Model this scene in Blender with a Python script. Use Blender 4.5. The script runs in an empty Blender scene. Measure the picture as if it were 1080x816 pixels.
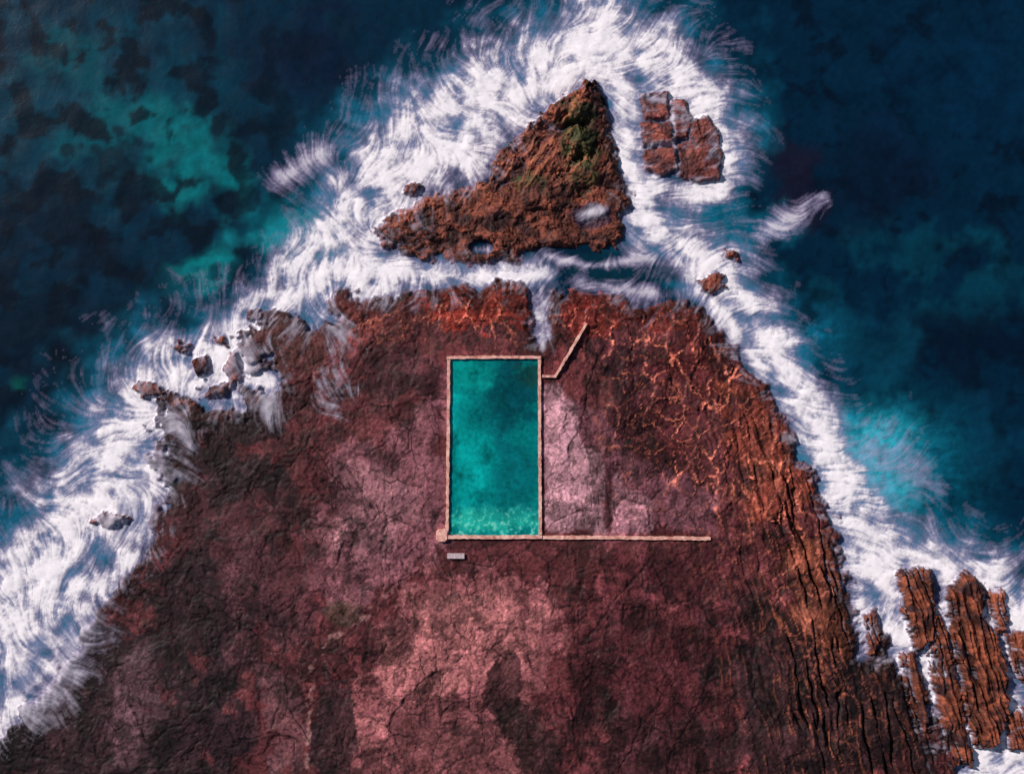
import bpy, math, numpy as np
from mathutils import Vector, Matrix
S=0.15
C=bpy.context.scene.collection
rng=np.random.RandomState(7)
# ------------------------------------------------------------ noise toolbox
_ang=rng.rand(8,256,256)*2*math.pi
GX=np.cos(_ang).astype(np.float32); GY=np.sin(_ang).astype(np.float32)
RX=rng.rand(8,256,256).astype(np.float32); RY=rng.rand(8,256,256).astype(np.float32)
def noise(x,y,s=0):
    k=s%8; x=x+s*17.31; y=y+s*9.77
    fx=np.floor(x); fy=np.floor(y); ix=fx.astype(np.int32)&255; iy=fy.astype(np.int32)&255
    dx=(x-fx).astype(np.float32); dy=(y-fy).astype(np.float32)
    ix1=(ix+1)&255; iy1=(iy+1)&255
    u=dx*dx*dx*(dx*(dx*6-15)+10); v=dy*dy*dy*(dy*(dy*6-15)+10)
    g=GX[k];h=GY[k]
    a=g[ix,iy]*dx+h[ix,iy]*dy; b=g[ix1,iy]*(dx-1)+h[ix1,iy]*dy
    c=g[ix,iy1]*dx+h[ix,iy1]*(dy-1); d=g[ix1,iy1]*(dx-1)+h[ix1,iy1]*(dy-1)
    a=a+(b-a)*u; c=c+(d-c)*u
    return (a+(c-a)*v)*1.5
def fbm(x,y,o=4,s=0,g=.5):
    r=0;a=1;t=0
    for i in range(o):
        r=r+a*noise(x,y,s+i); t+=a; a*=g; x=x*2.03; y=y*2.03
    return r/t*1.3
def ridged(x,y,o=3,s=0):
    r=0;a=1;t=0
    for i in range(o):
        r=r+a*(1-np.abs(noise(x,y,s+i))*1.6); t+=a; a*=.5; x=x*2.1; y=y*2.1
    return np.clip(r/t,0,1)
def worley(x,y,s=0):
    k=s%8; fx=np.floor(x); fy=np.floor(y); ix=fx.astype(np.int32); iy=fy.astype(np.int32)
    F1=np.full(x.shape,9.,np.float32); F2=F1.copy(); ID=np.zeros(x.shape,np.float32)
    for i in(-1,0,1):
        for j in(-1,0,1):
            a=(ix+i)&255; b=(iy+j)&255
            d=np.hypot(fx+i+RX[k,a,b]-x, fy+j+RY[k,a,b]-y)
            n=d<F1
            F2=np.where(n,F1,np.minimum(F2,d)); ID=np.where(n,RX[(k+3)%8,a,b],ID); F1=np.where(n,d,F1)
    return F1,F2,ID
def ss(a,b,x):
    t=np.clip((x-a)/(b-a),0,1); return t*t*(3-2*t)
def lin(c):
    c=np.array(c,float)/255; return np.where(c<.04045,c/12.92,((c+.055)/1.055)**2.4)
def sdf(X,Y,poly):
    d2=np.full(X.shape,1e18); ins=np.zeros(X.shape,bool); n=len(poly)
    for i in range(n):
        x0,y0=poly[i]; x1,y1=poly[(i+1)%n]; ex=x1-x0; ey=y1-y0
        t=np.clip(((X-x0)*ex+(Y-y0)*ey)/(ex*ex+ey*ey+1e-9),0,1)
        d2=np.minimum(d2,(X-x0-t*ex)**2+(Y-y0-t*ey)**2)
        if y0!=y1:
            c=((Y>=y0)!=(Y>=y1))&(X<(x1-x0)*(Y-y0)/(y1-y0)+x0); ins^=c
    return np.sqrt(d2)*np.where(ins,1,-1)
def coarse(f,xs,ys,k=4):
    cx=np.unique(np.append(np.arange(0,len(xs),k),len(xs)-1)); cy=np.unique(np.append(np.arange(0,len(ys),k),len(ys)-1))
    A=f(*np.meshgrid(xs[cx],ys[cy]))
    p=np.interp(xs,xs[cx],np.arange(len(cx))); i=np.minimum(p.astype(int),len(cx)-2); t=p-i
    A=A[:,i]*(1-t)+A[:,i+1]*t
    p=np.interp(ys,ys[cy],np.arange(len(cy))); i=np.minimum(p.astype(int),len(cy)-2); t=(p-i)[:,None]
    return A[i]*(1-t)+A[i+1]*t
def blob(X,Y,cx,cy,rx,ry,rot=0):
    c,s=math.cos(math.radians(rot)),math.sin(math.radians(rot))
    u=((X-cx)*c+(Y-cy)*s)/rx; v=(-(X-cx)*s+(Y-cy)*c)/ry
    return np.exp(-(u*u+v*v))
# ------------------------------------------------------------ mesh helpers
def grid_mesh(name,X,Y,Z,keep,mat,col=None,fl=None,parent=None):
    ny,nx=X.shape
    idx=np.arange(nx*ny).reshape(ny,nx)
    k=keep[:-1,:-1]|keep[1:,:-1]|keep[:-1,1:]|keep[1:,1:]
    q=np.stack([idx[1:,:-1][k],idx[1:,1:][k],idx[:-1,1:][k],idx[:-1,:-1][k]],1)
    used=np.unique(q); rm=np.zeros(nx*ny,np.int32); rm[used]=np.arange(len(used)); q=rm[q]
    co=np.stack([(X.ravel()-540)*S,(408-Y.ravel())*S,Z.ravel()],1)[used].astype(np.float32)
    m=bpy.data.meshes.new(name); m.vertices.add(len(co)); m.vertices.foreach_set('co',co.ravel())
    m.loops.add(q.size); m.loops.foreach_set('vertex_index',q.ravel().astype(np.int32))
    m.polygons.add(len(q)); m.polygons.foreach_set('loop_start',(np.arange(len(q))*4).astype(np.int32))
    m.update(calc_edges=True)
    if col is not None:
        a=m.attributes.new('col','FLOAT_COLOR','POINT')
        c=np.ones((len(used),4),np.float32); c[:,:3]=np.clip(col.reshape(-1,3)[used],0,1); a.data.foreach_set('color',c.ravel())
    if fl is not None:
        a=m.attributes.new('dens','FLOAT','POINT'); a.data.foreach_set('value',fl.ravel()[used].astype(np.float32))
    m.materials.append(mat); o=bpy.data.objects.new(name,m); C.objects.link(o)
    if parent: o.parent=parent
    return o
def poly_mesh(name,verts,faces,mat,parent=None,bevel=0):
    m=bpy.data.meshes.new(name); m.from_pydata(verts,[],faces); m.update(); m.materials.append(mat)
    o=bpy.data.objects.new(name,m); C.objects.link(o)
    if parent: o.parent=parent
    if bevel:
        b=o.modifiers.new('b','BEVEL'); b.width=bevel; b.segments=2; b.limit_method='ANGLE'
    return o
def tag(o,label,cat,group=None):
    o['label']=label; o['category']=cat
    if group:o['group']=group
# ------------------------------------------------------------ materials
def newmat(name):
    m=bpy.data.materials.new(name); m.use_nodes=True; nt=m.node_tree
    return m,nt,nt.nodes['Principled BSDF']
def nd(nt,t,**k):
    n=nt.nodes.new(t)
    for a,b in k.items():
        if a in n.inputs: n.inputs[a].default_value=b
        else: setattr(n,a,b)
    return n
def rock_mat():
    m,nt,p=newmat('wet_sandstone'); L=nt.links.new
    at=nd(nt,'ShaderNodeAttribute',attribute_name='col'); tc=nd(nt,'ShaderNodeTexCoord')
    n1=nd(nt,'ShaderNodeTexNoise',Scale=2.2,Detail=5.0,Roughness=.78); L(tc.outputs['Object'],n1.inputs['Vector'])
    mr=nd(nt,'ShaderNodeMapRange'); mr.inputs[1].default_value=.3; mr.inputs[2].default_value=.7; mr.inputs[3].default_value=.45; mr.inputs[4].default_value=1.55
    L(n1.outputs['Fac'],mr.inputs[0])
    mx=nd(nt,'ShaderNodeMix',data_type='RGBA',blend_type='MULTIPLY'); mx.inputs[0].default_value=1
    L(at.outputs['Color'],mx.inputs[6]); L(mr.outputs[0],mx.inputs[7])
    nw=nd(nt,'ShaderNodeTexNoise',Scale=.25,Detail=4.0,Roughness=.55); L(tc.outputs['Object'],nw.inputs['Vector'])
    off=nd(nt,'ShaderNodeVectorMath',operation='MULTIPLY_ADD'); off.inputs[1].default_value=(2.4,2.4,0)
    L(nw.outputs['Color'],off.inputs[0]); L(tc.outputs['Object'],off.inputs[2])
    cur=None
    for sx,sy,rot,w,seed,lo in((.17,.07,.22,.018,0,.42),(.42,.18,-.3,.036,7,.37)):
        mp=nd(nt,'ShaderNodeMapping'); mp.inputs['Scale'].default_value=(sx,sy,0); mp.inputs['Rotation'].default_value=(0,0,rot); mp.inputs['Location'].default_value=(seed,seed*2,0)
        L(off.outputs[0],mp.inputs['Vector'])
        vo=nd(nt,'ShaderNodeTexVoronoi',feature='DISTANCE_TO_EDGE',voronoi_dimensions='2D',Scale=1.0); L(mp.outputs[0],vo.inputs['Vector'])
        r=nd(nt,'ShaderNodeMapRange'); r.inputs[1].default_value=w*.25; r.inputs[2].default_value=w; r.inputs[3].default_value=0; r.inputs[4].default_value=1; L(vo.outputs['Distance'],r.inputs[0])
        bn=nd(nt,'ShaderNodeTexNoise',Scale=.09+.02*seed,Detail=3.0); L(tc.outputs['Object'],bn.inputs['Vector'])
        br=nd(nt,'ShaderNodeMapRange'); br.inputs[1].default_value=lo; br.inputs[2].default_value=lo+.12; L(bn.outputs['Fac'],br.inputs[0])
        mxx=nd(nt,'ShaderNodeMath',operation='MAXIMUM'); L(r.outputs[0],mxx.inputs[0]); L(br.outputs[0],mxx.inputs[1])
        if cur is None: cur=mxx
        else:
            mn=nd(nt,'ShaderNodeMath',operation='MINIMUM'); L(cur.outputs[0],mn.inputs[0]); L(mxx.outputs[0],mn.inputs[1]); cur=mn
    dr=nd(nt,'ShaderNodeMapRange'); dr.inputs[3].default_value=.25; dr.inputs[4].default_value=1; L(cur.outputs[0],dr.inputs[0])
    m2=nd(nt,'ShaderNodeMix',data_type='RGBA',blend_type='MULTIPLY'); m2.inputs[0].default_value=1
    L(mx.outputs[2],m2.inputs[6]); L(dr.outputs[0],m2.inputs[7]); L(m2.outputs[2],p.inputs['Base Color'])
    b=nd(nt,'ShaderNodeBump',Strength=.4,Distance=.07); L(n1.outputs['Fac'],b.inputs['Height']); L(b.outputs[0],p.inputs['Normal'])
    p.inputs['Roughness'].default_value=.65; p.inputs['Specular IOR Level'].default_value=.22
    return m
def water_mat(name='ocean_water',bs=.13,sc=.6,rough=.2):
    m,nt,p=newmat(name); L=nt.links.new
    at=nd(nt,'ShaderNodeAttribute',attribute_name='col'); tc=nd(nt,'ShaderNodeTexCoord')
    L(at.outputs['Color'],p.inputs['Base Color'])
    n1=nd(nt,'ShaderNodeTexNoise',Scale=sc,Detail=6.0,Roughness=.58,Distortion=.4); L(tc.outputs['Object'],n1.inputs['Vector'])
    b=nd(nt,'ShaderNodeBump',Strength=bs,Distance=.4); L(n1.outputs['Fac'],b.inputs['Height']); L(b.outputs[0],p.inputs['Normal'])
    p.inputs['Roughness'].default_value=rough; p.inputs['IOR'].default_value=1.33
    return m
def foam_mat():
    m,nt,p=newmat('white_foam'); L=nt.links.new
    at=nd(nt,'ShaderNodeAttribute',attribute_name='dens'); ac=nd(nt,'ShaderNodeAttribute',attribute_name='col')
    L(ac.outputs['Color'],p.inputs['Base Color']); L(at.outputs['Fac'],p.inputs['Alpha'])
    p.inputs['Roughness'].default_value=.9; p.inputs['Specular IOR Level'].default_value=.1
    return m
def conc_mat(name,c1,c2,sc=1.2):
    m,nt,p=newmat(name); L=nt.links.new; tc=nd(nt,'ShaderNodeTexCoord')
    n=nd(nt,'ShaderNodeTexNoise',Scale=sc,Detail=8.0,Roughness=.7); L(tc.outputs['Object'],n.inputs['Vector'])
    r=nd(nt,'ShaderNodeValToRGB'); r.color_ramp.elements[0].position=.36; r.color_ramp.elements[1].position=.6
    r.color_ramp.elements[0].color=(*lin(c1),1); r.color_ramp.elements[1].color=(*lin(c2),1)
    L(n.outputs['Fac'],r.inputs[0]); L(r.outputs[0],p.inputs['Base Color'])
    b=nd(nt,'ShaderNodeBump',Strength=.5,Distance=.1); L(n.outputs['Fac'],b.inputs['Height']); L(b.outputs[0],p.inputs['Normal'])
    p.inputs['Roughness'].default_value=.8
    return m
M_rock=rock_mat(); M_water=water_mat(); M_foam=foam_mat()
M_conc=conc_mat('weathered_pink_concrete',(180,112,98),(240,190,176))
M_conc2=conc_mat('grey_slab',(160,140,145),(205,190,195),3)
# ------------------------------------------------------------ grid
STEP=1.25
core_x=np.arange(-130,1211,STEP); core_y=np.arange(-130,947,STEP)
tail=np.cumsum(2*1.22**np.arange(1,40)); tail=tail[tail<9000]
xs=np.concatenate([core_x[0]-tail[::-1],core_x,core_x[-1]+tail]); ys=np.concatenate([core_y[0]-tail[::-1],core_y,core_y[-1]+tail])
nt_=len(tail); cs=(slice(nt_,nt_+len(core_y)),slice(nt_,nt_+len(core_x)))
X,Y=np.meshgrid(xs,ys); CX=X[cs]; CY=Y[cs]
SHELF=[(-9000,9500),(-9000,3000),(-900,1300),(-200,900),(-60,812),(0,775),(28,742),(62,700),(88,655),(112,625),(142,590),(160,548),(170,512),(160,480),(156,446),(158,420),(205,414),(238,430),(262,420),(285,405),(265,385),(248,350),(258,332),(300,326),(332,342),(345,335),(335,316),(362,306),(402,311),(430,304),(470,301),(512,295),(550,294),(566,305),(568,345),(572,350),(575,310),(600,303),(640,306),(680,316),(735,312),(765,340),(782,372),(812,402),(832,440),(852,480),(866,512),(884,556),(892,590),(905,640),(916,690),(928,664),(942,672),(948,705),(956,712),(968,735),(980,770),(990,740),(1002,775),(1012,792),(1022,830),(1060,950),(1500,2000),(9000,9500)]
ISLET=[(390,239),(416,222),(450,205),(480,197),(515,189),(522,165),(542,145),(562,126),(588,104),(608,90),(626,86),(637,95),(641,115),(645,140),(652,165),(656,185),(670,205),(664,218),(658,228),(660,242),(650,260),(620,264),(585,260),(556,264),(545,280),(520,276),(490,283),(460,275),(430,270),(404,260)]
def rockcol(X,Y,base,seed=0,a=.65):
    f=fbm(X/30,Y/30,5,seed+2); g=fbm(X/4.5,Y/4.5,4,seed+4,.7)
    return base*np.clip(1+.45*f+a*g,.12,3)[...,None]
# ------------------------------------------------------------ shelf
D=coarse(lambda a,b:sdf(a,b,SHELF),xs,ys)
wx=X+12*fbm(X/45,Y/45,4,1); wy=Y+12*fbm(X/45,Y/45,4,5)
wx2=X+30*fbm(X/90,Y/90,3,2); wy2=Y+30*fbm(X/90,Y/90,3,6)
wx3=X+16*fbm(X/120,Y/120,3,4)+2*noise(X/12,Y/12,2); wy3=Y+16*fbm(X/120,Y/120,3,1)+2*noise(X/12,Y/12,5)
edge=fbm(X/30,Y/30,6,3,.62)
dw=D+(18+20*ss(430,250,X)*ss(640,430,Y))*edge+3*noise(X/6,Y/6,2)+9*blob(X,Y,235,400,70,40)
H=-1.6+2.3*ss(-12,12,dw)+.5*ss(10,160,dw)
t=fbm(wx/95,wy/95,7,2,.56)*7
ft=t-np.floor(t); ter=np.floor(t)+ss(.47,.53,ft)
ins=ss(0,25,dw)
H+=.12*ter*ins
terline=np.exp(-((ft-.5)/.035)**2)
def crackset(sx,sy,sd,wd,rot=0):
    r=math.radians(rot); a=wx3*math.cos(r)+wy3*math.sin(r); b=-wx3*math.sin(r)+wy3*math.cos(r)
    F1,F2,I=worley(a/sx,b/sy,sd); e=(F2-F1)+.02*noise(X/6,Y/6,sd+1)
    return (1-ss(0,wd,e)),I
c1_,I1=crackset(60,110,1,.025,15); c2_,I2=crackset(26,44,2,.045,-20); c3_,I3=crackset(12,20,5,.08,20)
m1=ss(-.2,.15,fbm(X/70,Y/70,3,6)); m2=ss(-.1,.2,fbm(X/60,Y/60,4,2)); m3=ss(.15,.4,fbm(X/45,Y/45,4,5))
lc1=np.abs(noise(wx2/95,wy2/150,5)+.03*noise(X/8,Y/8,1))
jm=ss(560,600,X)
c4_,I4=crackset(15,120,6,.07,-8); c4_=c4_*jm*ss(-.1,.15,fbm(X/50,Y/50,4,1))
crk=np.maximum.reduce([c1_*m1,.8*c2_*m2,.5*c3_*m3,.7*c4_,(1-ss(.0,.013,lc1))*ss(-.2,.2,noise(X/60,Y/60,4))])
H-=.14*crk*ins
H+=ins*(.14*(I2-.5)*m2+.14*(I1-.5)+.06*(I3-.5)*m3+.10*(I4-.5)*jm)
th=math.radians(15); U=X*math.cos(th)-Y*math.sin(th)
U=U+6*fbm(X/70,Y/70,3,4)+1.4*noise(X/10,Y/14,3)
MS=ss(690,860,X+.02*(Y-500))*ss(330,480,Y)*ins
MS2=MS*(1-ss(60,150,D))
stb=.55+.45*ss(-.3,.3,fbm(X/40,Y/40,4,6))
st=ridged(U/9,Y/110,4,2); stc=ss(.66,.88,ridged(U/13,Y/150,2,5))*stb
H+=MS*stb*(.5*(st-.6))-MS2*1.3*stc*ss(-.2,.2,fbm(X/50,Y/80,3,1))+MS2*.6
med=ridged(wx/22,wy/22,4,6)
rough=ss(.05,.5,fbm(X/60,Y/60,3,3))+.8*np.exp(-np.clip(dw-10,0,1e9)/40)
H+=((.09*rough)*(med-.6)+(.02+.08*rough)*fbm(X/4.5,Y/4.5,4,1,.65))*ins
vx_=X+6*fbm(X/14,Y/14,4,1,.6)+9*noise(X/40,Y/40,4); vy_=Y+6*fbm(X/14,Y/14,4,2,.6)+9*noise(X/40,Y/40,5)
G1,G2,GI=worley(vx_/18,vy_/28,4); e2=G2-G1
K1,K2,_=worley(vx_/8,vy_/11,6); e3=K2-K1
MV=np.clip(blob(X,Y,738,395,76,125,0)*1.5+blob(X,Y,690,330,95,30)*1.3+blob(X,Y,600,325,60,28)+blob(X,Y,500,325,75,30)*1.2+blob(X,Y,390,335,40,25)*.6+blob(X,Y,810,480,55,95,-20)+.5*blob(X,Y,860,620,50,160,-15),0,1)*ins
vn=.2+.8*ss(-.2,.3,fbm(X/22,Y/22,6,7,.64))
vein=np.maximum((1-ss(.0,.08,e2))*vn,.5*(1-ss(.01,.11,e3))*ss(0,.4,fbm(X/18,Y/18,4,5,.6)))*MV*np.clip(.9+.9*noise(X/5,Y/5,3),0,1.2)
H+=.2*np.clip(vein,0,1)+.4*MV*(GI-.5)
H=np.where(D>28,np.maximum(H,.38+.15*H),H)
pr=np.maximum(np.abs(X-520.5)-49,np.abs(Y-471.5)-95.5)
H=H*ss(4,26,pr)+.95*(1-ss(4,26,pr))+(1-ss(4,26,pr))*.04*noise(X/6,Y/6,1)
wallz=np.exp(-((Y-567)/9)**2)*ss(560,575,X)*(1-ss(745,760,X))
H=H*(1-wallz)+.95*wallz
ch=np.exp(-((X-571-3*noise(Y/12,Y*0,1))/6)**2)*(1-ss(352,372,Y))*ss(280,300,Y)
H-=1.5*ch
far=1-ss(0,400,np.maximum(np.maximum(-130-X,X-1210),np.maximum(-130-Y,Y-947)))
H=np.where(D>0,np.where(far>.999,H,H*far+(1-far)*(1.2+4*ss(500,4000,D))),H)
# colours
base=np.broadcast_to(lin((84,39,42)),X.shape+(3,)).copy()
nz=.85*fbm(X/44,Y/44,8,1,.66)+.15*fbm(X/8,Y/8,3,5,.6)+.25*(I2-.5)+.25*(I1-.5)
def patch(cx,cy,rx,ry,c,s=1,rot=0,hard=.5):
    global base
    b=blob(X,Y,cx,cy,rx,ry,rot)
    w=ss(.5-hard*.22,.5+hard*.22,b+nz*.95*ss(.03,.35,b))*s
    base=base*(1-w[...,None])+lin(c)*w[...,None]
def slab(poly,c,s=.9,soft=3,n=14,rim=0):
    global base,H
    d=coarse(lambda a,b:sdf(a,b,poly),xs,ys)+n*nz
    w=(ss(-soft,soft,d)*s)[...,None]; base=base*(1-w)+lin(c)*w
    if rim: base=base*(1-rim*np.exp(-((d+3)/2.2)**2))[...,None]
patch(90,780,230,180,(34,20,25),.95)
patch(230,520,120,130,(54,27,31),.9)
patch(250,470,85,65,(36,19,23),.9,0,.4)
patch(215,660,95,95,(35,20,25),.9,0,.5)
slab([(455,400),(470,392),(470,572),(432,604),(385,645),(345,640),(335,560),(345,485),(395,465),(430,430)],(124,76,84),.9,7,44)
slab([(372,490),(420,480),(440,540),(420,570),(375,600),(350,560)],(144,97,104),.75,5,36)
patch(290,620,60,90,(76,43,48),.7)
slab([(428,618),(470,604),(520,600),(570,622),(606,660),(590,705),(574,745),(568,830),(350,830),(356,770),(392,705),(405,655)],(122,70,73),.92,7,44,.3)
slab([(440,640),(520,618),(575,650),(560,690),(500,720),(440,740),(400,780),(380,760),(410,700)],(154,94,94),.8,6,56)
patch(150,740,40,60,(90,62,70),.6,10,.8)
patch(300,760,30,60,(104,66,70),.7,0,.6)
patch(560,780,34,50,(46,23,24),.9,0,.2)
patch(530,730,20,40,(44,22,23),.9,0,.3)
patch(430,770,16,20,(90,48,50),.8,0,.2)
patch(350,775,24,70,(42,24,28),.9,0,.25)
patch(700,720,120,100,(64,27,31),.95,0,.6)
patch(720,600,90,50,(66,28,33),.9,0,.5)
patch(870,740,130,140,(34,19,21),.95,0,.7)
slab([(575,420),(640,430),(668,480),(720,500),(752,520),(756,562),(574,562)],(114,68,78),.9,4,20)
slab([(575,408),(590,406),(600,430),(606,424),(616,470),(636,476),(638,562),(574,562)],(160,117,126),.95,2,9)
slab([(646,500),(656,496),(657,520),(672,515),(690,528),(692,562),(646,562)],(148,102,112),.9,2,10)
slab([(700,526),(722,522),(740,540),(740,562),(700,562)],(128,80,90),.85,2,10)
patch(660,410,36,75,(52,18,25),.95,0,.25)
slab([(639,425),(644,425),(645,562),(639,562)],(60,28,34),.9,1.2,2)
slab([(693,500),(698,500),(698,562),(694,562)],(60,28,34),.8,1.2,2)
patch(700,440,30,50,(72,28,32),.8,0,.4)
patch(740,370,60,70,(78,26,27),.85,0,.5)
patch(520,325,90,28,(142,48,36),.95,0,.4)
patch(625,328,60,26,(114,38,33),.95,0,.4)
patch(700,335,60,24,(112,42,34),.8,0,.4)
patch(390,335,60,35,(92,42,39),.9,0,.5)
patch(420,390,50,40,(54,25,29),.9,0,.4)
patch(310,360,60,45,(76,42,40),.9,0,.5)
patch(210,425,60,20,(84,47,44),.8,0,.5)
patch(810,480,40,100,(122,56,42),.8,-18,.5)
patch(870,620,40,90,(108,58,42),.8,-18,.6)
patch(360,645,22,14,(60,60,40),.5,0,.5)
patch(700,790,120,40,(48,24,27),.7,0,.6)
dk=ss(.15,.20,fbm(wx/18,wy/18,6,3,.66)+.35*fbm(X/110,Y/110,2,2)+.2*(I2-.5))
dk2=ss(.17,.21,fbm(wx3/60+3,wy3/60,8,7,.64)+.2*(I1-.5))
dk3=ss(.27,.33,fbm(X/8,Y/8,4,2,.6))
base*=(1-dk*.5)[...,None]; base*=(1-dk2*.55)[...,None]; base*=(1-dk3*.42)[...,None]
lt=ss(.16,.20,fbm(wx3/34+9,wy3/34,8,5,.66)+.2*(I3-.5))*.4
base+=lt[...,None]*(base*.7+lin((44,26,30)))
base*=(1+.7*(I1-.5)+.55*(I2-.5)*m2+.5*(I4-.5)*jm)[...,None]
base*=(1-.8*crk*ins)[...,None]; base*=(1-.6*terline*ins*(noise(X/20,Y/20,1)>-.1))[...,None]
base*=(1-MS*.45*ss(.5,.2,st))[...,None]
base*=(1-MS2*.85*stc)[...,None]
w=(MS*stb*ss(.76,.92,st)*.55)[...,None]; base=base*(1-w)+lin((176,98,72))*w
w=(np.clip(vein*1.05,0,.9))[...,None]; base=base*(1-w)+lin((226,128,102))*w
def linedist(pts):
    d=np.full(X.shape,1e9)
    for (x0,y0),(x1,y1) in zip(pts,pts[1:]):
        ex,ey=x1-x0,y1-y0; tt=np.clip(((X-x0)*ex+(Y-y0)*ey)/(ex*ex+ey*ey),0,1)
        d=np.minimum(d,np.hypot(X-x0-tt*ex,Y-y0-tt*ey))
    return d
sd=linedist([(321,960),(323,816),(326,760),(329,702),(350,672),(385,650),(412,622)])+2.5*noise(X/14,Y/14,6)
w=(1-ss(1.6,3.6,sd+2.2*noise(X/5,Y/5,2)))*ss(-.1,.3,noise(X/9,Y/9,4))*.5; base=base*(1-w[...,None])+lin((158,114,112))*w[...,None]
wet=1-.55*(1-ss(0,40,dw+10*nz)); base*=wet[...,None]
base*=1.30
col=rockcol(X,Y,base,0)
hole=(X>474)&(X<568)&(Y>378.5)&(Y<564.5)
H2=np.where(hole,-2.6,H)
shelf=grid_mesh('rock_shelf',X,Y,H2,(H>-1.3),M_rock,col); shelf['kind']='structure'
Hall=H[cs].copy(); Hall[hole[cs]]=.95
# ------------------------------------------------------------ separate rocks
def rock_fields(x,y,poly,hmax,ew,seed,strata=0,amp=5,cell=1.,ter=.22,c1=(134,68,52),c2=(56,29,30)):
    d=sdf(x,y,poly)
    d2=d+1.5+amp*fbm(x/14,y/14,5,seed,.6)+1.2*noise(x/4,y/4,seed+1)
    h=-1.2+(.9+hmax*.45)*ss(-4,3,d2)+(.3+hmax*.55)*ss(0,ew,d2)
    i=ss(-1,5,d2)
    h+=i*hmax*.3*fbm(x/22,y/22,4,seed+2)+i*.05*fbm(x/4,y/4,4,seed+1,.6)
    qx=x+5*noise(x/14,y/14,3)+1.5*noise(x/4,y/4,2); qy=y+5*noise(x/14,y/14,5)+1.5*noise(x/4,y/4,4)
    A1,A2,AI=worley((qx+.5*qy)/26,(qy-.4*qx)/10,seed+2)
    cr=1-ss(0,.05,A2-A1)
    tt=fbm(qx/46+seed,qy/26,6,seed+5,.5)*6; f=tt-np.floor(tt); tr=np.floor(tt)+ss(.44,.56,f); tl=np.exp(-((f-.5)/.06)**2)*min(1,ter/.18)
    h+=i*(.2*(AI-.5)*cell-.15*cr*cell+ter*tr)
    r=ridged(qx/16,qy/16,5,seed+3); h+=i*.08*(r-.6)
    c=lin(c2)+(lin(c1)-lin(c2))*ss(.1,.95,.5*r+.45*AI+.7*fbm(x/18,y/18,5,seed,.6))[...,None]
    c=c*(1-.6*cr*cell)[...,None]*(1-.5*tl)[...,None]
    if strata:
        u=x*.95+y*-.26+3*fbm(x/24,y/34,3,seed); q=ridged(u/8,y/120,3,seed+4); q2=ss(.72,.9,ridged(u/13,y/150,2,seed+6))
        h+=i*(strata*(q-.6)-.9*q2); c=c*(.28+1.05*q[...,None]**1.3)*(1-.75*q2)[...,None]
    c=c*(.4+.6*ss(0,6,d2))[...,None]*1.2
    return h,rockcol(x,y,c,seed,.5)
def make_rock(name,poly,hmax,ew,seed,label,group=None,extra=None,step=.9,**k):
    x0=min(p[0] for p in poly)-16;x1=max(p[0] for p in poly)+16;y0=min(p[1] for p in poly)-16;y1=max(p[1] for p in poly)+16
    x,y=np.meshgrid(np.arange(x0,x1,step),np.arange(y0,y1,step))
    h,c=rock_fields(x,y,poly,hmax,ew,seed,**k)
    if extra: h,c=extra(x,y,h,c)
    o=grid_mesh(name,x,y,h,h>-.7,M_rock,c); tag(o,label,'rock',group)
    ii=(core_x>x0)&(core_x<x1); jj=(core_y>y0)&(core_y<y1)
    if ii.any() and jj.any():
        gx,gy=np.meshgrid(core_x[ii],core_y[jj]); h,_=rock_fields(gx,gy,poly,hmax,ew,seed,**k)
        if extra: h,_=extra(gx,gy,h,_)
        sl=np.ix_(jj,ii); Hall[sl]=np.maximum(Hall[sl],h)
    return o
def islet_extra(x,y,h,c):
    i=ss(-.2,.6,h)
    ax=np.interp(y,[80,130,200,260],[622,608,630,642])
    up=ss(225,185,y+.15*(x-540))
    cr=np.exp(-np.clip((ax-x),0,1e9)/45)*np.exp(-np.clip((x-ax),0,1e9)/16)
    h=h+i*up*1.9*cr
    u=(x+y*.55)+6*fbm(x/25,y/25,3,2); s=ridged(u/14,(x-y)/110,3,3)
    h=h+i*up*.6*(s-.6)
    lw=1-up
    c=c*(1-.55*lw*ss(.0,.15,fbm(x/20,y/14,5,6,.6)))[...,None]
    g=blob(x,y,612,150,22,50,-10)+.6*blob(x,y,560,190,30,12)
    w=(ss(.25,.8,g+.6*fbm(x/10,y/10,4,3,.6))*.85)[...,None]; c=c*(1-w)+lin((58,68,36))*w*(.5+.9*s[...,None])
    w=(up*.6*ss(.6,.92,s)*(x<ax))[...,None]; c=c*(1-w)+lin((180,108,76))*w  # sunlit left slope painted in as warm streaks up to the crest
    c=c*(1-.5*up*ss(-2,10,x-ax))[...,None]  # shade on the right face painted into the colour past the crest
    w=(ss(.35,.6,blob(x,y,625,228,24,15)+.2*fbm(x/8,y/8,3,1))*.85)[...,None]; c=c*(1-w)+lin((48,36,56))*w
    b=ss(.35,.55,blob(x,y,508,260,14,8)); h=h-3.5*b; c=c*(1-.95*b[...,None])
    return h,c
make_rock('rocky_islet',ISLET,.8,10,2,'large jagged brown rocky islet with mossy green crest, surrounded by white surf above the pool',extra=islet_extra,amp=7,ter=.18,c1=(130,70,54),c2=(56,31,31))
blocks=[([(675,95),(705,96),(708,125),(678,128)],'upper left square block of the cracked rock cluster right of the large islet'),
([(706,102),(722,104),(732,125),(727,145),(709,147)],'narrow upper middle block of the cracked rock cluster right of the islet'),
([(676,129),(708,126),(713,152),(679,154)],'middle left block of the cracked rock cluster right of the large islet'),
([(678,155),(714,153),(716,178),(700,186),(680,179)],'lowest left block of the cracked rock cluster, touching the falling white wash'),
([(729,127),(748,120),(761,140),(763,165),(760,189),(738,194),(716,184),(714,153),(727,146)],'largest right hand block of the cracked rock cluster right of the islet')]
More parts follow.
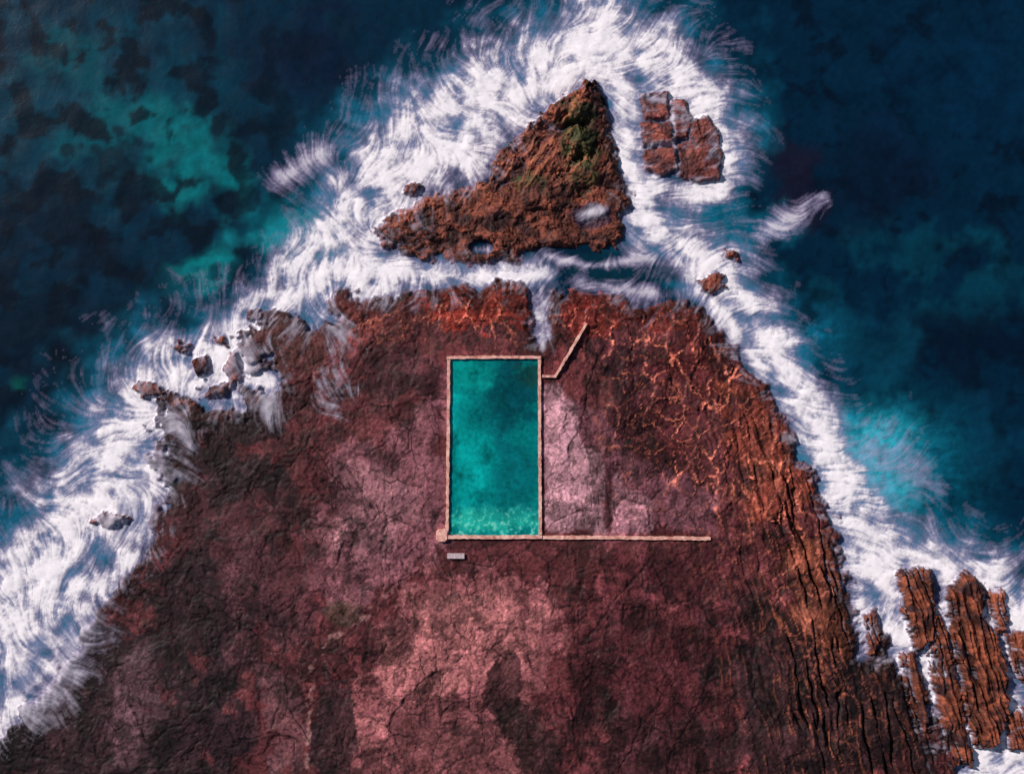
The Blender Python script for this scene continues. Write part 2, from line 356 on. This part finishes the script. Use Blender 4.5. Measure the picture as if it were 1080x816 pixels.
for n,(p,l) in enumerate(blocks):
    make_rock('rock_block',p,.9,5,n+1,l,'blocks of the cracked rock cluster',amp=4,cell=.7,ter=.12,c1=(140,76,66),c2=(72,39,42))
def oval(cx,cy,rx,ry,rot=0,n=10):
    r=math.radians(rot); o=[]
    for i in range(n):
        a=2*math.pi*i/n; q=1+.22*math.sin(i*2.7+cx); u=rx*q*math.cos(a); v=ry*q*math.sin(a)
        o.append((cx+u*math.cos(r)-v*math.sin(r),cy+u*math.sin(r)+v*math.cos(r)))
    return o
for n,(a,l) in enumerate([((157,411,20,9,5),'low flat red rock awash at the left shore, seaward tip of the ledge'),
 ((212,386,12,10),'small round brown rock awash in foam left of the upper shelf corner'),
 ((245,390,10,18,0),'small upright oval dark rock awash in foam left of the shelf'),
 ((190,366,9,6),'smallest pebble like rock awash at the foam edge, upper left shore'),
 ((114,549,20,9,-5),'isolated flat dark rock in the foam at the far left shore'),
 ((752,299,18,11,-8),'low reddish rock awash in swirling water below the right side of the islet'),
 ((434,200,11,7,-20),'small dark rock poking through surf at the upper left of the islet'),
 ((184,424,20,9,15),'lumpy brown rock touching the left shelf edge right of the flat red rock'),
 ((228,412,16,8,-25),'half submerged rock just below the small round brown rock, left shore'),
 ((268,366,14,10,30),'rock at the seaward foot of the upper left shelf corner'),
 ((231,360,9,6,10),'tiny wet rock above the upright oval dark rock, left shore'),
 ((772,268,9,5,20),'tiny reddish rock just above the low reddish rock right of the islet')]):
    make_rock('sea_rock',oval(*a),.9,6,n+1,l,'small rocks awash near the shore',step=.7,amp=5,cell=.3,ter=.10,c1=(128,68,54),c2=(58,33,34))
slabs=[([(947,604),(965,598),(983,602),(989,640),(986,676),(968,688),(953,650)],1.8,'tall orange brown rock slab standing in foam, nearest the lower right shelf edge'),
([(999,622),(1020,604),(1038,616),(1038,650),(1052,670),(1062,700),(1064,745),(1054,786),(1030,790),(1016,740),(1007,690)],2.1,'longest ridged rock slab in the foam at the lower right'),
([(981,645),(996,653),(1008,700),(1020,750),(1026,808),(1000,806),(987,740),(980,700)],1.6,'narrow dark rock fin between the two largest slabs, lower right'),
([(1064,670),(1088,666),(1100,700),(1082,722),(1065,706)],1.4,'rock stub at the right picture edge beside the longest slab'),
([(1040,622),(1061,624),(1067,660),(1050,669)],1.1,'small dark rock tucked beside the top of the longest slab, lower right'),
([(1060,752),(1088,742),(1100,800),(1066,790)],1.2,'dark low rock near the lower right corner'),
([(951,690),(966,686),(982,735),(980,778),(958,757)],1.5,'slim dark rock fin hugging the shelf edge, lower right'),
([(910,648),(926,643),(934,678),(918,692)],1.1,'little dark rock wedged against the shelf edge, left of the rock slabs')]
for n,(p,h,l) in enumerate(slabs):
    make_rock('rock_slab',p,h,7,n+2,l,'rock slabs standing in foam at the lower right',strata=1.0,amp=6,cell=.15,ter=.02,c1=(138,74,52),c2=(50,29,30))
# ------------------------------------------------------------ sea
def strokes(ST):
    def f(a,b):
        v=np.full(a.shape,-9.)
        for st in ST:
            for (x0,y0,w0),(x1,y1,w1) in zip(st,st[1:]):
                ex,ey=x1-x0,y1-y0; tt=np.clip(((a-x0)*ex+(b-y0)*ey)/(ex*ex+ey*ey+1e-6),0,1)
                v=np.maximum(v,1-np.hypot(a-x0-tt*ex,b-y0-tt*ey)/(w0+(w1-w0)*tt))
        return v
    return f
FST=[[(-130,760,105),(-60,705,105),(0,655,104),(50,600,88),(92,535,78),(128,465,68),(172,400,60),(228,372,56),(280,340,50),(320,305,44),(370,280,42),(430,288,30),(490,292,22),(575,290,18)],
[(300,290,30),(340,250,38),(372,205,46),(402,162,50),(437,125,50),(480,112,56),(530,85,60),(580,55,60),(630,40,60),(680,60,62),(725,88,56),(758,130,42),(770,175,28)],
[(390,250,46),(430,190,50),(490,150,55),(550,95,55),(620,60,55)],[(590,-60,34),(640,10,54)],[(200,405,34),(262,400,28),(285,405,18)],
[(655,90,24),(660,130,28),(664,170,26),(676,205,34),(692,235,42),(722,262,42),(762,282,42),(790,320,38),(812,365,36),(838,405,38),(862,450,42),(886,505,46),(905,555,48),(925,600,56),(950,640,58),(985,690,56),(1010,760,58),(1060,830,70),(1090,920,90)],
[(905,560,46),(960,590,42),(1010,595,40),(1060,625,50),(1120,690,66)],[(1040,640,56),(1060,720,56),(1070,800,56)],[(690,196,28),(728,206,26),(762,196,20)]]
FST_thin=[[(805,246,18),(835,230,24),(870,207,12)],[(568,275,12),(571,310,9),(572,368,6)],[(255,380,34),(285,430,26)],[(120,560,56),(150,500,56)],
 [(575,268,12),(620,280,6),(690,272,12)],[(503,262,8),(515,262,7)],[(615,226,10),(636,222,9)],[(640,96,9),(682,100,7),(708,110,7),(748,124,6)],[(708,104,5),(712,150,5),(684,153,5)],[(712,150,5),(716,184,6)],[(645,120,14),(672,150,14),(676,185,14)],[(615,302,14),(690,308,14)],[(300,185,24),(340,160,24)],[(40,740,40),(90,660,36)],[(180,440,20),(200,470,12)]]
V1=coarse(strokes(FST),core_x,core_y,3); V2=coarse(strokes(FST_thin),core_x,core_y,2)
VB=coarse(strokes([[(905,470,60),(945,490,50),(975,510,30)]]),core_x,core_y,3)
VL=coarse(strokes([[(352,345,34),(352,425,24)]]),core_x,core_y,3)
Vf=coarse(strokes([FST[0],FST[1],FST[5],FST[6]]),xs,ys,4)
def box(a,r):
    for ax in(0,1):
        c=np.cumsum(np.pad(a,[(r+1,r) if i==ax else (0,0) for i in(0,1)],mode='edge'),axis=ax)
        n=a.shape[ax]
        a=(np.take(c,np.arange(2*r+1,2*r+1+n),axis=ax)-np.take(c,np.arange(0,n),axis=ax))/(2*r+1)
    return a
gy,gx=np.gradient(coarse(lambda a,b:np.maximum(sdf(a,b,SHELF),sdf(a,b,ISLET)),core_x,core_y,4))
gx=box(box(gx,14),14); gy=box(box(gy,14),14)
an=np.arctan2(gy,gx)+.5+1.8*fbm(CX/110,CY/110,3,3)+.6*fbm(CX/30,CY/30,3,6)
vx=np.cos(an); vy=np.sin(an)
def lic(src,L,st=1.2):
    nyc,nxc=src.shape; acc=src.copy()
    jj0,ii0=np.mgrid[0:nyc,0:nxc].astype(np.float32)
    for sg in(1,-1):
        px=ii0.copy(); py=jj0.copy()
        for k in range(L):
            i=np.clip(px+.5,0,nxc-1).astype(np.int32); j=np.clip(py+.5,0,nyc-1).astype(np.int32)
            px+=sg*st*vx[j,i]; py+=sg*st*vy[j,i]
            i=np.clip(px+.5,0,nxc-1).astype(np.int32); j=np.clip(py+.5,0,nyc-1).astype(np.int32)
            acc=acc+src[j,i]*(1-k/L)
    m=box(acc,25); a=acc-m; return a/(a.std()+1e-6)
l1=lic(rng.rand(*CX.shape),12); l2=lic(fbm(CX/4,CY/4,3,2,.75),12); l3=lic(fbm(CX/13,CY/13,5,5,.68),16)
lc=.35*l1+.4*l2+.5*l3
big=fbm(CX/42,CY/42,5,2,.6); cl=fbm(CX/15,CY/15,6,4,.7); hf=fbm(CX/3.5,CY/3.5,3,1,.7)
mott=fbm(CX/26+8,CY/26,6,6,.62)
hr=Hall
onrock=ss(-.1,.75,hr+.3*big+.15*cl)
Dc=D[cs]
vsh=(1-np.abs(Dc+8)/30)*.7-1.2*blob(CX,CY,645,285,60,26)*2
v=np.maximum(V1,vsh)
q=v*1.15+.6*big+.28*cl+.09*lc
dens=ss(-.25,1.15,q)
thick=ss(-.75,.7,1.1*mott+.55*big+.17*lc+.8*(v-.45))
dens*=.16+.84*thick
dens*=np.clip(1.03+.07*lc+.16*hf,.3,1.2)
wisp=ss(-.9,.35,v+.7*big)*ss(-.8,3.2,.9*lc+2.0*cl)*.40
dens=np.maximum(dens,wisp)
v2=V2+.4*big+.3*cl; d2=ss(.0,1.3,v2+.22*lc)*.70
d2=np.maximum(d2,ss(.1,1.5,VB+.5*big+.25*lc+.6*cl)*.4)
d2=np.maximum(d2,ss(.3,1.7,VL+.5*big+.4*lc+.7*cl)*.55)
rim=ss(1.6,.4,hr+.3*cl)*ss(-.25,.6,v+.3*cl)*.55*ss(-.3,1.8,lc+1.7*cl)
dens=np.clip(dens*(1-onrock),0,1)
dens=np.maximum(dens,rim*onrock)
dens=np.maximum(dens,d2*ss(2.6,1.2,hr)*(1-.2*onrock))
dens*=ss(-2,6,pr[cs]); dens=np.clip(dens,0,.98)
zz=np.maximum(.06+.03*fbm(CX/12,CY/12,3,1),box(hr,1)+.06)+box(box(dens*(.12+.12*cl+.14*big),1),1)
zz=np.maximum(zz,hr+.02)
k=(.8*ss(.10,.8,1-dens)*(1-.5*onrock))[...,None]
fc=np.array([.97,.94,.99])*(1-k)+lin((168,154,216))*k
fc=fc*np.clip(.99+.02*lc+.12*cl+.12*hf,.5,1.03)[...,None]
foam=grid_mesh('sea_foam',CX,CY,zz,dens>.045,M_foam,fc,dens); foam['kind']='stuff'
tag(foam,'white streaky surf foam washing around the rocks and shelf','foam')
# water surface colours
lr=ss(300,760,X)[...,None]
W=lin((4,38,58))*(1-lr)+lin((3,34,56))*lr
W=W+np.zeros(X.shape+(3,))
a1=fbm(wx/60,wy/60,4,6,.5); a2=fbm(X/28+5,Y/28,4,1,.5)
def wp(cx,cy,rx,ry,c,s=1,rot=0,k=.7,b0=.2,b1=.9):
    global W
    b=blob(X,Y,cx,cy,rx,ry,rot); w=(ss(b0,b1,b+k*(.8*a1+.4*a2)*ss(.03,.3,b))*s)[...,None]; W=W*(1-w)+lin(c)*w
wp(120,120,180,130,(2,60,78),.7)
wp(205,170,66,54,(4,114,120),.8,20,.9); wp(110,140,60,34,(4,90,100),.7,-20,1.); wp(60,60,60,30,(2,76,88),.55,0,1.1)
wp(215,290,50,28,(6,126,130),.85,-20,.8); wp(300,235,60,35,(6,110,124),.6,0,.8)
wp(18,405,22,12,(6,110,90),.6,0,1.3); wp(30,330,60,40,(3,52,70),.6)
wp(60,350,110,110,(5,20,36),.85,0,1.3); wp(160,330,50,40,(5,24,42),.7,0,1.2)
wp(40,230,60,50,(5,22,38),.8,0,1.5,.25,.75); wp(330,60,90,50,(8,22,46),.8,0,1.); wp(110,165,40,26,(5,28,42),.85,10,1.6,.25,.7); wp(250,140,30,40,(5,32,52),.7,0,1.3)
dkr=ss(.0,.28,fbm(wx/38,wy/38,5,3,.52))*ss(440,200,X)*.85; W=W*(1-dkr[...,None])+lin((4,17,30))*dkr[...,None]
dkr=ss(.0,.28,fbm(wx2/50,wy2/36,6,4,.6))*ss(700,850,X)*.75; W=W*(1-dkr[...,None])+lin((4,17,33))*dkr[...,None]
wp(960,280,90,46,(5,58,76),.7,0,1.4); wp(1030,310,70,36,(5,54,72),.65,0,1.3); wp(900,180,90,60,(8,22,42),.7,0,1.2); wp(1030,80,110,80,(3,38,64),.6)
wp(1030,375,100,46,(5,18,36),.8,0,1.4); wp(840,190,40,50,(24,20,38),.7,0,1.)
wp(900,400,80,70,(6,62,84),.6,0,1.); wp(1000,470,90,60,(6,52,76),.6,0,1.)
nb=ss(-.8,.3,Vf+.7*a1+.4*a2)[...,None]*.65
W=W*(1-nb)+lin((8,80,104))*nb
nb=ss(-.1,.7,Vf+.7*a1+.5*a2)[...,None]*.6
W=W*(1-nb)+lin((36,118,152))*nb
def aerated(cx,cy,rx,ry,c,s,rot=0):
    global W
    b=blob(X+14*a2+10*a1+5*fbm(X/14,Y/14,4,1),Y+14*a1+5*fbm(X/14,Y/14,4,4),cx,cy,rx,ry,rot); w=np.clip(b*s*(1+1.3*fbm(wx/14,wy/10,6,3,.66)),0,.95)[...,None]; W=W*(1-w)+lin(c)*w
aerated(945,490,66,52,(6,108,134),.85); aerated(922,476,42,34,(40,176,196),1.05,-15); aerated(940,515,28,18,(60,178,200),.8); aerated(868,352,26,20,(14,110,140),.6); aerated(985,560,50,24,(12,100,128),.6)  # soft cyan patches, the aerated water's own colour
wp(310,255,60,30,(20,140,150),.6,0,1.); wp(775,235,60,40,(12,100,126),.6,0,1.)
wp(645,284,64,16,(5,44,60),.95,0,.5,.1,.5)
W*=np.clip(1+.3*fbm(X/7,Y/7,4,2,.6)+.3*a2,.2,2)[...,None]
ZW=.05*noise(X/22,Y/22,3)*far
step2=(slice(None,None,2),slice(None,None,2))
hh=(X>482)&(X<560)&(Y>388)&(Y<556)
sea=grid_mesh('sea_water',X[step2],Y[step2],np.where(hh,-3,ZW)[step2],np.ones(X[step2].shape,bool),M_water,W[step2]); sea['kind']='structure'
# ------------------------------------------------------------ pool
def P(px,py,z): return ((px-540)*S,(408-py)*S,z)
pool=bpy.data.objects.new('ocean_pool',None); C.objects.link(pool); pool.location=P(520.5,471.5,.95)
tag(pool,'rectangular turquoise ocean swimming pool with pale pink concrete edges cut into the rock shelf','pool')
def child(o):
    o.parent=pool; o.matrix_parent_inverse=Matrix.Translation(-pool.location); return o
def wall_strip(name,pts,width,z0,z1,seed,mat=M_conc,jit=.8):
    rs=np.random.RandomState(seed); line=[]
    for (x0,y0),(x1,y1) in zip(pts,pts[1:]):
        n=max(2,int(math.hypot(x1-x0,y1-y0)/3))
        for i in range(n): line.append((x0+(x1-x0)*i/n,y0+(y1-y0)*i/n))
    line.append(pts[-1]); vs=[]; fs=[]
    for i,(x,y) in enumerate(line):
        a=line[max(0,i-1)]; b=line[min(len(line)-1,i+1)]; dx,dy=b[0]-a[0],b[1]-a[1]; L=math.hypot(dx,dy) or 1
        nx,ny=-dy/L,dx/L; wl=width/2+rs.uniform(-jit,jit)*.5; wr=width/2+rs.uniform(-jit,jit)*.5; z=z1+rs.uniform(-.03,.03)
        vs+= [P(x+nx*wl,y+ny*wl,z0),P(x+nx*(wl-.25),y+ny*(wl-.25),z),P(x-nx*(wr-.25),y-ny*(wr-.25),z),P(x-nx*wr,y-ny*wr,z0)]
        if i:
            k=4*i
            for q in range(3): fs.append((k-4+q,k-3+q,k+1+q,k+q))
    fs.append((0,1,2,3)); k=len(vs)-4; fs.append((k+3,k+2,k+1,k))
    return poly_mesh(name,vs,fs,mat)
child(wall_strip('edge_wall',[(473.4,379.6),(472.6,470),(471.6,562.5)],3.6,-1.6,1.38,1))
child(wall_strip('edge_wall',[(471.2,377.2),(520,376.6),(570.6,376.8)],3.6,-1.6,1.42,2))
child(wall_strip('edge_wall',[(568.9,379.2),(569.2,470),(569.8,562.8)],3.6,-1.6,1.36,3))
child(wall_strip('edge_wall',[(472,565.6),(520,566),(571.5,565.6)],4.0,-1.6,1.45,4))
fx,fy=np.meshgrid(np.arange(471.5,571,.8),np.arange(377,567,.8))
n1=fbm(fx/24,fy/24,6,2,.62); n2=fbm(fx/5,fy/5,4,4,.65)
fcol=np.zeros(fx.shape+(3,))+lin((3,134,134))
def fp(cx,cy,rx,ry,c,s,rot=0):
    global fcol
    b=blob(fx,fy,cx,cy,rx,ry,rot); w=(ss(.1,.8,b+.9*n1*ss(.03,.3,b))*s)[...,None]; fcol=fcol*(1-w)+lin(c)*w
fp(540,418,38,48,(3,66,76),.95,20); fp(493,395,26,22,(5,140,132),.7); fp(493,480,24,60,(4,154,150),.7); fp(548,500,26,44,(3,92,98),.85)
fp(515,548,60,12,(34,172,154),.8); fp(556,394,14,12,(16,60,58),.9); fp(535,530,20,18,(4,108,110),.6); fp(505,440,20,16,(3,96,100),.6)
fcol*=np.clip(1+.8*n1+.45*n2,.3,2)[...,None]
fy2=ss(.2,.4,n2+.3*n1)*ss(528,552,fy)*.6; fcol=fcol*(1-fy2[...,None])+lin((130,216,192))*fy2[...,None]
child(grid_mesh('pool_water',fx,fy,.98+0*fx,np.ones(fx.shape,bool),water_mat('pool_water_surface',.12,1.5,.12),fcol))
vs=[];fs=[];n=12
for r,z in((6.6,.5),(6.4,1.5),(5.7,1.6)):
    for i in range(n):
        a=2*math.pi*i/n; q=min(1/max(abs(math.cos(a)),abs(math.sin(a))),1.22)
        vs.append(P(466.5+r*q*math.cos(a)*.93,564+r*q*math.sin(a)*1.05,z))
for k in range(2):
    for i in range(n): fs.append((k*n+i,(k+1)*n+i,(k+1)*n+(i+1)%n,k*n+(i+1)%n))
fs.append(tuple(2*n+i for i in range(n))[::-1])
o=poly_mesh('corner_block',vs,fs,M_conc); child(o); o['label']='chunky pale block at lower left corner of pool'
o=wall_strip('low_wall',[(572.5,566.2),(640,566.4),(700,567),(749,567.6)],3.8,.4,1.42,6); tag(o,'long straight low pink concrete wall running right from the pool\'s lower corner','wall')
o=wall_strip('low_wall',[(571.8,396.6),(585.5,397),(601,371),(618.5,341)],3.0,.2,1.4,8); tag(o,'short bent pale concrete wall angling up from the pool\'s upper right side','wall')
b=bpy.data.objects.new('bench',None); C.objects.link(b); b.location=P(481,585.5,.95); tag(b,'small pale grey slab bench on the rock just below the pool','bench')
def boxm(name,x0,x1,y0,y1,z0,z1,mat,par):
    v=[(x,y,z) for z in(z0,z1) for x,y in((x0,y0),(x1,y0),(x1,y1),(x0,y1))]
    return poly_mesh(name,v,[(3,2,1,0),(4,5,6,7),(0,1,5,4),(1,2,6,5),(2,3,7,6),(3,0,4,7)],mat,par,.03)
boxm('seat',-1.35,1.35,-.42,.42,.45,.6,M_conc2,b); boxm('leg',-1.1,-.8,-.35,.35,-.3,.447,M_conc2,b); boxm('leg',.8,1.1,-.35,.35,-.3,.447,M_conc2,b)
# ------------------------------------------------------------ light, camera
w=bpy.data.worlds.new('World'); bpy.context.scene.world=w; w.use_nodes=True; nt=w.node_tree
sk=nt.nodes.new('ShaderNodeTexSky'); sk.sky_type='NISHITA'; sk.sun_disc=False; sk.sun_elevation=math.radians(35); sk.sun_rotation=math.radians(-55)
nt.links.new(sk.outputs[0],nt.nodes['Background'].inputs[0]); nt.nodes['Background'].inputs[1].default_value=.055
sl=bpy.data.lights.new('sun','SUN'); sl.energy=4.5; sl.angle=math.radians(1.5); sl.color=(1,.90,.85)
so=bpy.data.objects.new('sun',sl); C.objects.link(so)
e=math.radians(35); az=math.radians(-55); ds=Vector((math.sin(az)*math.cos(e),math.cos(az)*math.cos(e),math.sin(e)))
so.rotation_euler=ds.to_track_quat('Z','Y').to_euler()
cd=bpy.data.cameras.new('drone_camera'); cam=bpy.data.objects.new('drone_camera',cd); C.objects.link(cam)
cam.location=(0,0,151); cd.sensor_width=36; cd.lens=36*150/(1080*S); cd.clip_end=5000
bpy.context.scene.camera=cam
sc=bpy.context.scene; sc.view_settings.view_transform='Standard'; sc.view_settings.look='None'; sc.view_settings.exposure=0
